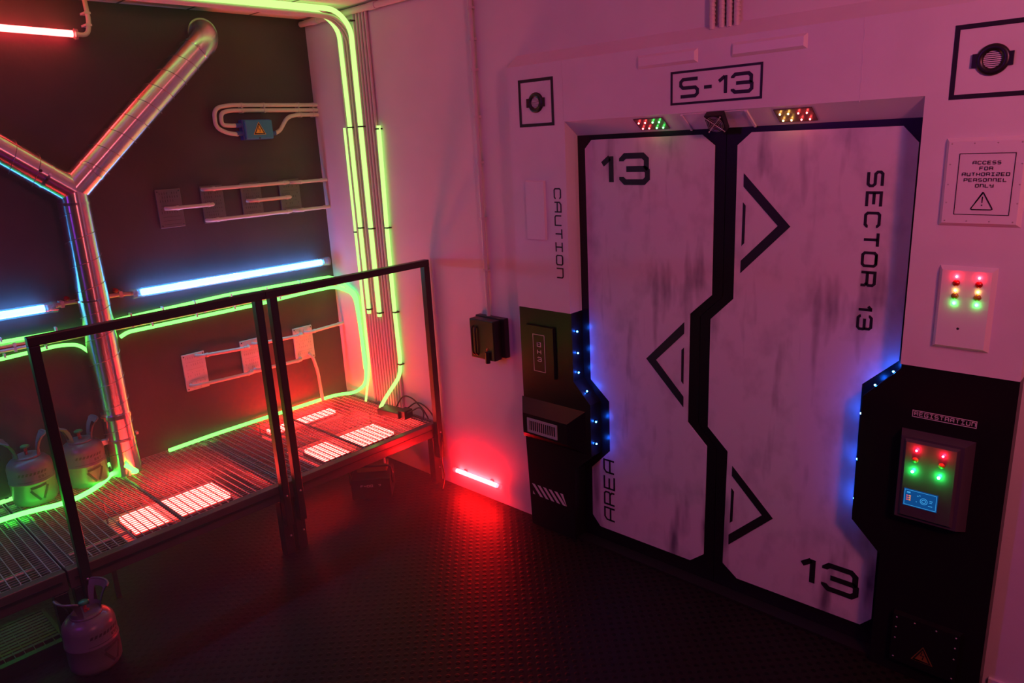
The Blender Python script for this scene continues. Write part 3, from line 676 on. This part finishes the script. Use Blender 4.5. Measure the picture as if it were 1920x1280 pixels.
for nm, path, lb in cond:
    t = empty(nm, path[0], lb, 'conduit'); MB().tube(fillet(path, .055, 8), .0118, 12).build('pipe', 'pvc', t)
    for y in ((-.50, -.36, -.13, -.03) if 'loop' in nm else (-.12, -.03)):
        z = path[0][2]; MB().tube([(.03, y - .006, z), (.03, y + .006, z)], .0145, 12).box(0, .03, y - .006, y + .006, z - .014, z + .014).build('clip', 'clip', t)

# ------------------------------------------------------------------ perforated plates and bent pipes
def vent_plate(y0, y1, z0, z1, m, sl, label, group, sd):
    rr = random.Random(sd); t = empty('perforated_plate', (0, (y0 + y1) / 2, (z0 + z1) / 2), label, 'plate', group)
    MB().box(.002, .014, y0, y1, z0, z1).build('plate_body', m, t, .003)
    f = at_x(.014); mb = MB(); w_ = y1 - y0
    for row in range(9):
        v = z0 + .018 + row * (z1 - z0 - .036) / 8.5
        kind = rr.choice([0, 1, 1, 2])
        if kind == 0:
            mb.prism([(y0 + .02, v), (y1 - .02, v), (y1 - .02, v + .0018), (y0 + .02, v + .0018)], f, .0002, .0008); continue
        for k in range(8):
            u = y0 + .018 + k * (w_ - .036) / 7.4
            if rr.random() < .25: continue
            hh = .012 if kind == 1 else .006
            mb.prism([(u, v), (u + .003, v), (u + .003, v + hh), (u, v + hh)], f, .0002, .0008)
    mb.build('slot_pattern', sl, t)
    for u in (y0 + .010, y1 - .010):
        for v in (z0 + .012, z1 - .012): MB().lathe([(.0042, 0), (.0035, .002), (.0001, .0026)], (.014, u, v), 8, 'x').build('screw', 'slot_dark', t)
lab = ['leftmost grey perforated plate of the upper row on the dark wall', 'second grey perforated plate from the left in the upper row', 'third grey perforated plate from the left in the upper row', 'rightmost grey perforated plate of the upper row, nearest the corner']
for i, (a, b) in enumerate(((-1.058, -.922), (-.810, -.679), (-.570, -.441), (-.320, -.180))):
    vent_plate(a, b, 1.630, 1.838, 'plate_grey', 'slot_dark', lab[i], 'grey plates of the upper row', i + 2)
lab = ['leftmost white perforated plate of the lower row', 'middle white perforated plate of the lower row, partly behind the rail posts', 'rightmost white perforated plate of the lower row, nearest the corner']
for i, (a, b) in enumerate(((-1.071, -.938), (-.717, -.588), (-.357, -.218))):
    vent_plate(a, b, .692, .909, 'plate_white', 'slot_grey', lab[i], 'white plates of the lower row', i + 12)
def bent(ya, yb, z, label, enda=True, endb=True, xs=.050, grp='bent pipes between the wall plates', za=None, r=.0105):
    z2 = za if za is not None else z
    path = ([(.014, ya, z)] if enda else []) + [(xs, ya + (.012 if enda else 0), z), (xs, yb - (.012 if endb else 0), z2)] + ([(.014, yb, z2)] if endb else [])
    t = empty('bent_pipe', path[0], label, 'pipe', grp); MB().tube(fillet(path, .028, 6), r, 12).build('pipe', 'pvc', t)
    for y in (ya + .045, yb - .045): MB().tube([(xs, y, z + (z2 - z) * (y - ya) / (yb - ya)), (xs, y + .014, z + (z2 - z) * (y - ya) / (yb - ya))], r * 1.22, 12).build('coupling', 'pvc', t)
bent(-.80, -.262, 1.820, 'long bent pipe along the top of the upper plates')
bent(-.243, -.001, 1.817, 'short pipe from the rightmost upper plate into the light wall, upper one', True, False)
bent(-1.019, -.752, 1.735, 'short bent pipe joining the first and second upper plates')
bent(-.540, -.260, 1.733, 'short bent pipe joining the third and fourth upper plates')
bent(-.802, -.266, 1.648, 'long bent pipe along the bottom of the upper plates')
bent(-.252, -.001, 1.648, 'short pipe from the rightmost upper plate into the light wall, lower one', True, False)
bent(-.992, -.668, .892, 'bent pipe joining the tops of the first and second lower plates', za=.872)
bent(-.640, -.302, .880, 'bent pipe joining the tops of the second and third lower plates', za=.866)
bent(-.276, -.001, .872, 'pipe from the rightmost lower plate into the light wall', True, False, za=.880)
bent(-1.050, -.668, .725, 'bent pipe joining the feet of the first and second lower plates', za=.712)
bent(-.648, -.330, .718, 'bent pipe joining the feet of the second and third lower plates', za=.708)
o = MB().tube(fillet([(.014, -.262, .722), (.045, -.256, .705), (.048, -.235, .60), (.040, -.220, .392)], .04, 8), .0105, 12).build('drop_pipe', 'pvc')
tag(o, 'pale pipe dropping from the rightmost lower plate to the grating', 'pipe')

# ------------------------------------------------------------------ Y shaped spiral duct
def duct_tube(name, pts, r, parent, seg=48):
    o = MB().tube(pts, r, seg, False).build(name, 'duct', parent); me = o.data
    uv = me.uv_layers.new(name='girth')
    for p in me.polygons:
        i, k = divmod(p.vertices[0], seg)
        for li, (a, b) in zip(p.loop_indices, ((0, 0), (1, 0), (1, 1), (0, 1))): uv.data[li].uv = ((k + a) / seg, (i + b) * .1)
    return o
t = empty('spiral_duct', (.125, -1.5, .385), 'shiny Y shaped spiral steel duct standing in front of the dark wall', 'duct')
J = Vector((.125, -1.492, 1.87)); rD = .073
duct_tube('duct_trunk', [(.125, -1.50, .387), J], rD, t)
KR = Vector((.125, -.705, 2.600)); KL = Vector((.125, -2.75, 2.93))
def clipz(a, b, z):
    k = (z - a.z) / (b.z - a.z); return a + (b - a) * k
KL = clipz(J, Vector((.125, -1.755, 2.075)), H - .001)
duct_tube('duct_branch', fillet([J, KR, (.001, -.655, 2.648)], .10, 10), rD, t)
duct_tube('duct_branch', [J, KL], rD, t)
MB().ball(J, rD, 40, 20).build('duct_joint', 'duct_plain', t)
def helix(a, b, r, pitch, name='spiral_seam'):
    a, b = Vector(a), Vector(b); d = (b - a); L = d.length; d.normalize(); e = d.orthogonal().normalized(); g = d.cross(e); n = int(L / pitch * 28)
    MB().tube([a + d * (L * i / n) + r * (math.cos(i / 28 * 2 * math.pi) * e + math.sin(i / 28 * 2 * math.pi) * g) for i in range(n + 1)], .0018, 5).build(name, 'wire', t)
helix((.125, -1.5, .42), J - Vector((0, 0, .10)), rD, .125); helix(J + (KR - J).normalized() * .14, KR - (KR - J).normalized() * .10, rD, .105); helix(J + (KL - J).normalized() * .14, KL, rD, .105)
def ring(a, d, r, th=.004, w_=.012, m='duct_plain', name='collar'):
    a, d = Vector(a), Vector(d).normalized(); MB().tube([a - d * w_ / 2, a + d * w_ / 2], r + th, 40).build(name, m, t)
dr, dl = (KR - J).normalized(), (KL - J).normalized()
ring(J + dr * .13, dr, rD, .0025); ring(J + dl * .13, dl, rD, .0025); ring(J - Vector((0, 0, .06)), (0, 0, 1), rD, .0025); ring(KR - dr * .085, dr, rD, .003)
MB().tube([(.001, -.655, 2.648), (.012, -.656, 2.648)], rD + .007, 40).build('wall_collar', 'wire', t)
ring((.125, -1.5, .715), (0, 0, 1), rD, .006, .022)
ring((.125, -1.5, 1.335), (0, 0, 1), rD, .002, .008)
ring((.125, -1.5, .585), (0, 0, 1), rD, .004, .012)
MB().box(.112, .138, -1.605, -1.565, .572, .598).build('clamp_lug', 'clip', t); MB().box(.112, .138, -1.435, -1.412, .578, .592).build('clamp_lug', 'clip', t)
MB().ball(J + dl * .17 + Vector((rD * .98, 0, 0)), .008, 10, 6).build('plug', 'ink', t)

# ------------------------------------------------------------------ raised grating platform
def grating(x0, x1, y0, y1, z, parent):
    m = MB(); n = int(round((x1 - x0) / .0222))
    for i in range(n + 1):
        x = x0 + (x1 - x0) * i / n; m.box(x - .0011, x + .0011, y0, y1, z - .0030, z - .0004)
    k = int(round((y1 - y0) / .036))
    for i in range(k + 1):
        y = y0 + (y1 - y0) * i / k; m.box(x0, x1, y - .0019, y + .0019, z - .003, z + .0008)
    m.box(x0, x1, y0 - .0015, y0 + .0015, z - .006, z).box(x0, x1, y1 - .0015, y1 + .0015, z - .006, z)
    return m.build('grating', 'grate', parent)
ZG = .386
def module(y1, label):
    y0 = y1 - 1.014
    t = empty('grating_platform', (.48, (y0 + y1) / 2, 0), label, 'platform', 'raised grating platform modules')
    MB().box(.925, .965, y0, y1, ZG - .085, ZG).build('front_beam', 'beam', t, .003)
    MB().box(.966, .968, y0 + .02, y1 - .02, ZG - .050, ZG - .036).build('beam_groove', 'rail', t)
    MB().box(.010, .040, y0, y1, ZG - .085, ZG - .022).build('rear_beam', 'beam', t)
    for y in (y0 + .026, y1 - .026): MB().box(.040, .925, y - .026, y + .026, ZG - .075, ZG - .006).build('end_beam', 'beam', t)
    ym = (y0 + y1) / 2; MB().box(.040, .925, ym - .012, ym + .012, ZG - .060, ZG - .006).build('cross_beam', 'beam', t)
    grating(.010, .923, y0 + .004, ym - .001, ZG, t); grating(.010, .923, ym + .001, y1 - .004, ZG, t)
    for y in (y0 + .034, y1 - .034):
        MB().box(.920, .970, y - .026, y + .026, 0, ZG - .085).build('leg', 'rail', t, .003)
        MB().box(.012, .052, y - .020, y + .020, 0, ZG - .085).build('leg', 'beam', t)
        for z in (.10, .24): MB().lathe([(.006, 0), (.005, .004), (.0001, .005)], (.970, y + .010, z), 8, 'x').build('bolt', 'steel', t)
    return t
module(-.012, 'grating platform module nearest the corner, under the neon tube ends')
module(-1.032, 'middle grating platform module with the duct standing on it')
module(-2.052, 'grating platform module cut off by the left edge of the photo')

def handrail(y0, y1, label, ta, tb):
    t = empty('handrail', (.99, (y0 + y1) / 2, .3), label, 'handrail', 'black handrails on the platform')
    for y in (y0, y1):
        MB().box(.971, 1.009, y - .019, y + .019, .175, 1.340).build('post', 'rail', t, .003)
        MB().lathe([(.006, 0), (.005, .004), (.0001, .005)], (1.009, y, .34), 8, 'x').build('bolt', 'steel', t)
    MB().box(.971, 1.009, ta, tb, 1.340, 1.376).build('top_rail', 'rail', t, .003)
handrail(-.992, -.040, 'black square handrail section ending at the light wall', -1.0292, -.021)
handrail(-1.990, -1.068, 'black square handrail section in front of the duct and cylinders', -2.009, -1.0308)

# lamps under the grating
def floor_lamp(x0, x1, y0, y1, z, label, m=R_PANEL, tx0=.34, tx1=.79, ty=.045):
    t = empty('underfloor_lamp', ((x0 + x1) / 2, (y0 + y1) / 2, 0), label, 'floor lamp', 'red lamps under the grating')
    MB().box(tx0, tx1, y0 - ty, y1 + ty, z - .050, z - .040).build('added_reflector', 'tray', t)  # added tray that bounces red light to fill around the lamp panel
    MB().box(x0 - .008, x1 + .008, y0 - .008, y1 + .008, z - .040, z - .022).build('lamp_body', 'plastic_black', t)
    MB().box(x0, x1, y0, y1, z - .022, z).build('light_panel', m, t)
    for y in (y0 - ty + .006, y1 + ty - .006): MB().box(tx0 + .10 * (tx1 - tx0), tx0 + .10 * (tx1 - tx0) + .012, y - .003, y + .003, z - .040, ZG - .004).build('hanger', 'rail', t)
floor_lamp(.45, .66, -1.675, -1.20, .30, 'red glowing lamp under the grating in front of the duct')
floor_lamp(.47, .68, -.64, -.14, .30, 'red glowing lamp under the grating near the front beam by the corner', tx0=.34)
floor_lamp(.075, .145, -.66, -.20, .34, 'red glowing lamp under the grating close to the dark wall', R_PANEL2, .045, .18, .04)

# pipe and small things below the grating
o = MB().tube([(.648, -2.9, .30), (.648, -1.69, .30)], .009, 12).build('steel_pipe', 'steel'); tag(o, 'shiny thin steel pipe under the grating left of the red lamp', 'pipe')
for y in (-2.6, -1.8): MB().box(.640, .656, y - .01, y + .01, 0, .292).build('pipe_stand', 'plastic_black', o)
t = empty('low_grating', (.75, -2.6, 0), 'dark low grating step on the floor beneath the platform edge', 'grating')
m = MB()
for i in range(10): m.box(.60 + i * .026, .583 + i * .026, -3.1, -2.10, .035, .055)
for i in range(28): m.box(.58, .87, -3.1 + i * .036, -3.097 + i * .036, .048, .056)
m  .build('grating', 'dark_grate', t)
MB().box(.87, .90, -3.1, -2.10, 0, .058).box(.565, .58, -3.1, -2.10, 0, .058).box(.565, .90, -2.10, -2.085, 0, .058).build('frame', 'rail', t)

# ------------------------------------------------------------------ grey gas cylinders
def cylinder(loc, face, label, valve_z=True):
    x, y, z = loc; R0 = .098
    t = empty('gas_cylinder', loc, label, 'gas cylinder', 'grey gas cylinders')
    prof = [(.070, 0), (.086, .006), (.096, .022), (R0, .045), (R0, .118), (.1005, .121), (.1005, .127), (R0, .130), (R0, .190), (.093, .210), (.078, .228), (.052, .240), (.030, .244), (.001, .246)]
    MB().lathe(prof, loc, 48).build('body', 'tank', t)
    MB().lathe([(.058, .236), (.060, .240), (.058, .246), (.048, .248)], loc, 36).build('collar_ring', 'tank', t)
    def cyl(a0, r=R0):
        return lambda u, v, d: (x + (r + d) * math.cos(a0 + u / r), y + (r + d) * math.sin(a0 + u / r), z + v)
    for sgn in (-1, 1):                      # two strap handles with an opening
        a0 = face + math.pi / 2 * sgn * .95; mb = MB()
        def P(th, h, d):
            r = .054 + .030 * (h / .09) ** 2 + d; return (x + r * math.cos(a0 + th), y + r * math.sin(a0 + th), z + .238 + h)
        def patch(t0, t1, h0, h1):
            nt_, nh = 6, 4
            for s0 in (0, 1):
                vs = [P(t0 + (t1 - t0) * i / nt_, h0 + (h1 - h0) * j / nh, .003 * s0) for i in range(nt_ + 1) for j in range(nh + 1)]
                mb.add(vs, [(i * (nh + 1) + j, (i + 1) * (nh + 1) + j, (i + 1) * (nh + 1) + j + 1, i * (nh + 1) + j + 1) for i in range(nt_) for j in range(nh)], True)
        patch(-.70, .70, 0, .026); patch(-.70, -.36, .026, .080); patch(.36, .70, .026, .080); patch(-.66, .66, .080, .100)
        lip = [P(-.66 + 1.32 * i / 12, .102 if 0 < i < 12 else .094, .004) for i in range(13)]
        mb.tube(lip, .0045, 8); mb.build('handle', 'tank', t)
    MB().tube([(x, y, z + .240), (x, y, z + .285)], .007, 12).tube([(x, y, z + .262), (x + .02 * math.cos(face), y + .02 * math.sin(face), z + .262)], .005, 8).build('valve_stem', 'tank_red', t)
    MB().lathe([(.017, .284), (.020, .287), (.020, .293), (.016, .296), (.001, .297)], loc, 18).build('valve_wheel', 'tank_green', t)
    f = cyl(face); m = MB()
    def curved(poly_u0, poly_u1, v0, v1, sl=0.0, n=4):
        for i in range(n):
            a, b = poly_u0 + (poly_u1 - poly_u0) * i / n, poly_u0 + (poly_u1 - poly_u0) * (i + 1) / n
            m.prism([(a, v0), (b, v0), (b + sl, v1), (a + sl, v1)], f, .0004, .0010)
    for k in range(8): curved(-.068 + k * .0165, -.068 + k * .0165 + .0095, .168, .181, .006, 2)
    curved(-.075, .075, .136, .138, 0, 12)
    m.build('hazard_band', 'slot_dark', t)
    m = MB(); write('EST', f, .018, .146, .012, .011, .003, .0026, .0004, .0010, mb=m); m.build('lettering', 'slot_dark', t)
    m = MB(); cu = .014
    def along(p, q, n=10): return [(p[0] + (q[0] - p[0]) * i / n, p[1] + (q[1] - p[1]) * i / n) for i in range(n + 1)]
    for p, q in (((-.038, .100), (.032, .108)), ((-.040, .090), (-.006, .036)), ((.038, .100), (.008, .038))):
        strokes(m, [[(cu + u, v) for u, v in along(p, q)]], .011, f, .0004, .0012)
    m.build('triangle_mark', 'slot_dark', t)
cylinder((.112, -1.925, ZG + .002), math.radians(-6), 'front grey gas cylinder on the grating, left of the rail post')
cylinder((.112, -1.685, ZG + .002), math.radians(2), 'rear grey gas cylinder on the grating between rail post and duct')
cylinder((1.085, -2.040, 0), math.radians(22), 'grey gas cylinder standing on the floor in front of the platform')

# ------------------------------------------------------------------ smoke machine under the platform
ax = Vector((.69, .72, 0)); ay = Vector((.72, -.69, 0)); o0 = Vector((.80, -.42, 0))
t = empty('smoke_machine', o0, 'black smoke machine marked F400 on the floor under the platform edge', 'smoke machine')
MB().obox(o0 - ay * .06 + Vector((0, 0, .075)), ax * .118, ay * .10, Vector((0, 0, .065))).build('body', 'plastic_black', t, .008)
MB().obox(o0 - ay * .10 + Vector((0, 0, .160)), ax * .09, ay * .05, Vector((0, 0, .020))).build('fluid_tank', 'olive', t, .006)
MB().tube(fillet([o0 - ax * .124 + Vector((0, 0, .09)), o0 - ax * .124 + Vector((0, 0, .20)), o0 + ax * .124 + Vector((0, 0, .20)), o0 + ax * .124 + Vector((0, 0, .09))], .03), .006).build('carry_handle', 'plastic_black', t)
ffm = lambda u, v, d: tuple(o0 + ay * (.041 + d) + ax * u + Vector((0, 0, v)))
m = write('F400', ffm, -.060, .088, .014, .015, .004, .0026); write('?', ffm, .045, .088, .014, .014, .004, .0026, mb=m); m.build('lettering', 'white_ink', t)
MB().tube([o0 + ax * .075 - ay * .08 + Vector((0, 0, .14)), o0 + ax * .075 - ay * .08 + Vector((0, 0, .215))], .008, 10).build('filler_cap', 'clip', t)
for k in (0, 1): MB().ball(o0 + ax * (.124) - ay * (.02 + .018 * k) + Vector((0, 0, .15 - .014 * k)), .0055, 8, 5).build('knob', 'steel', t)

# adapter box and cables on the grating
t = empty('power_adapter', (.64, -.10, ZG), 'dark power adapter box lying on the grating by the corner wall', 'adapter')
MB().obox((.645, -.105, ZG + .022), (.090, .012, 0), (-.006, .045, 0), (0, 0, .020)).build('case', 'plastic_black', t, .004)
MB().obox((.745, -.085, ZG + .028), (.030, .004, 0), (-.005, .035, 0), (0, 0, .027)).build('plug_block', 'plastic_black', t, .004)
def cable(pts, label, r=.0045):
    o = MB().tube(fillet(pts, .06, 7), r, 8).build('power_cable', 'plastic_black'); return tag(o, label, 'cable', 'black cables by the adapter')
cable([(.62, -.06, ZG + .03), (.66, -.03, .50), (.75, -.025, .50), (.86, -.03, .44), (.90, -.035, .398)], 'black cable arching left to right from the adapter')
cable([(.73, -.05, ZG + .05), (.80, -.03, .49), (.90, -.025, .46), (1.02, -.030, .33), (1.02, -.060, .20), (1.03, -.05, .05), (1.06, -.10, .006)], 'black cable dropping over the platform end to the floor')
cable([(.76, -.10, ZG + .03), (.85, -.05, .47), (.90, -.06, .44), (.905, -.09, .396)], 'short black cable looping beside the adapter')

# ------------------------------------------------------------------ haze
def haze():
    m = bpy.data.materials.new('haze'); m.use_nodes = True; nt = m.node_tree; nt.nodes.remove(nt.nodes['Principled BSDF'])
    v = nt.nodes.new('ShaderNodeVolumeScatter'); v.inputs['Color'].default_value = (1, .96, .96, 1); v.inputs['Anisotropy'].default_value = 0.0
    tc = nt.nodes.new('ShaderNodeTexCoord'); sp = nt.nodes.new('ShaderNodeSeparateXYZ'); nt.links.new(tc.outputs['Object'], sp.inputs[0])
    def rng(out, a, b, c, d):
        r = nt.nodes.new('ShaderNodeMapRange'); r.interpolation_type = 'SMOOTHSTEP'
        for i, q in enumerate((a, b, c, d)): r.inputs[i + 1].default_value = q
        nt.links.new(out, r.inputs[0]); return r.outputs[0]
    def mul(a, b):
        n = nt.nodes.new('ShaderNodeMath'); n.operation = 'MULTIPLY'; nt.links.new(a, n.inputs[0])
        if isinstance(b, float): n.inputs[1].default_value = b
        else: nt.links.new(b, n.inputs[1])
        return n.outputs[0]
    n = nt.nodes.new('ShaderNodeTexNoise'); n.inputs['Scale'].default_value = 1.6; n.inputs['Detail'].default_value = 3
    nt.links.new(tc.outputs['Object'], n.inputs['Vector'])
    d = mul(mul(rng(sp.outputs['X'], 1.1, 2.3, 1, 0), rng(sp.outputs['Z'], 0.15, 1.3, 1.9, .25)), rng(n.outputs['Fac'], .3, .7, .5, 1.3))
    nt.links.new(mul(d, 0.065), v.inputs['Density'])
    nt.links.new(v.outputs[0], nt.nodes['Material Output'].inputs['Volume']); return m
o = MB().box(.001, 2.3, -3.4, -.001, .001, H - .001).build('haze', haze()); tag(o, 'thin smoke drifting over the platform and floor on the left', 'haze', kind='stuff')
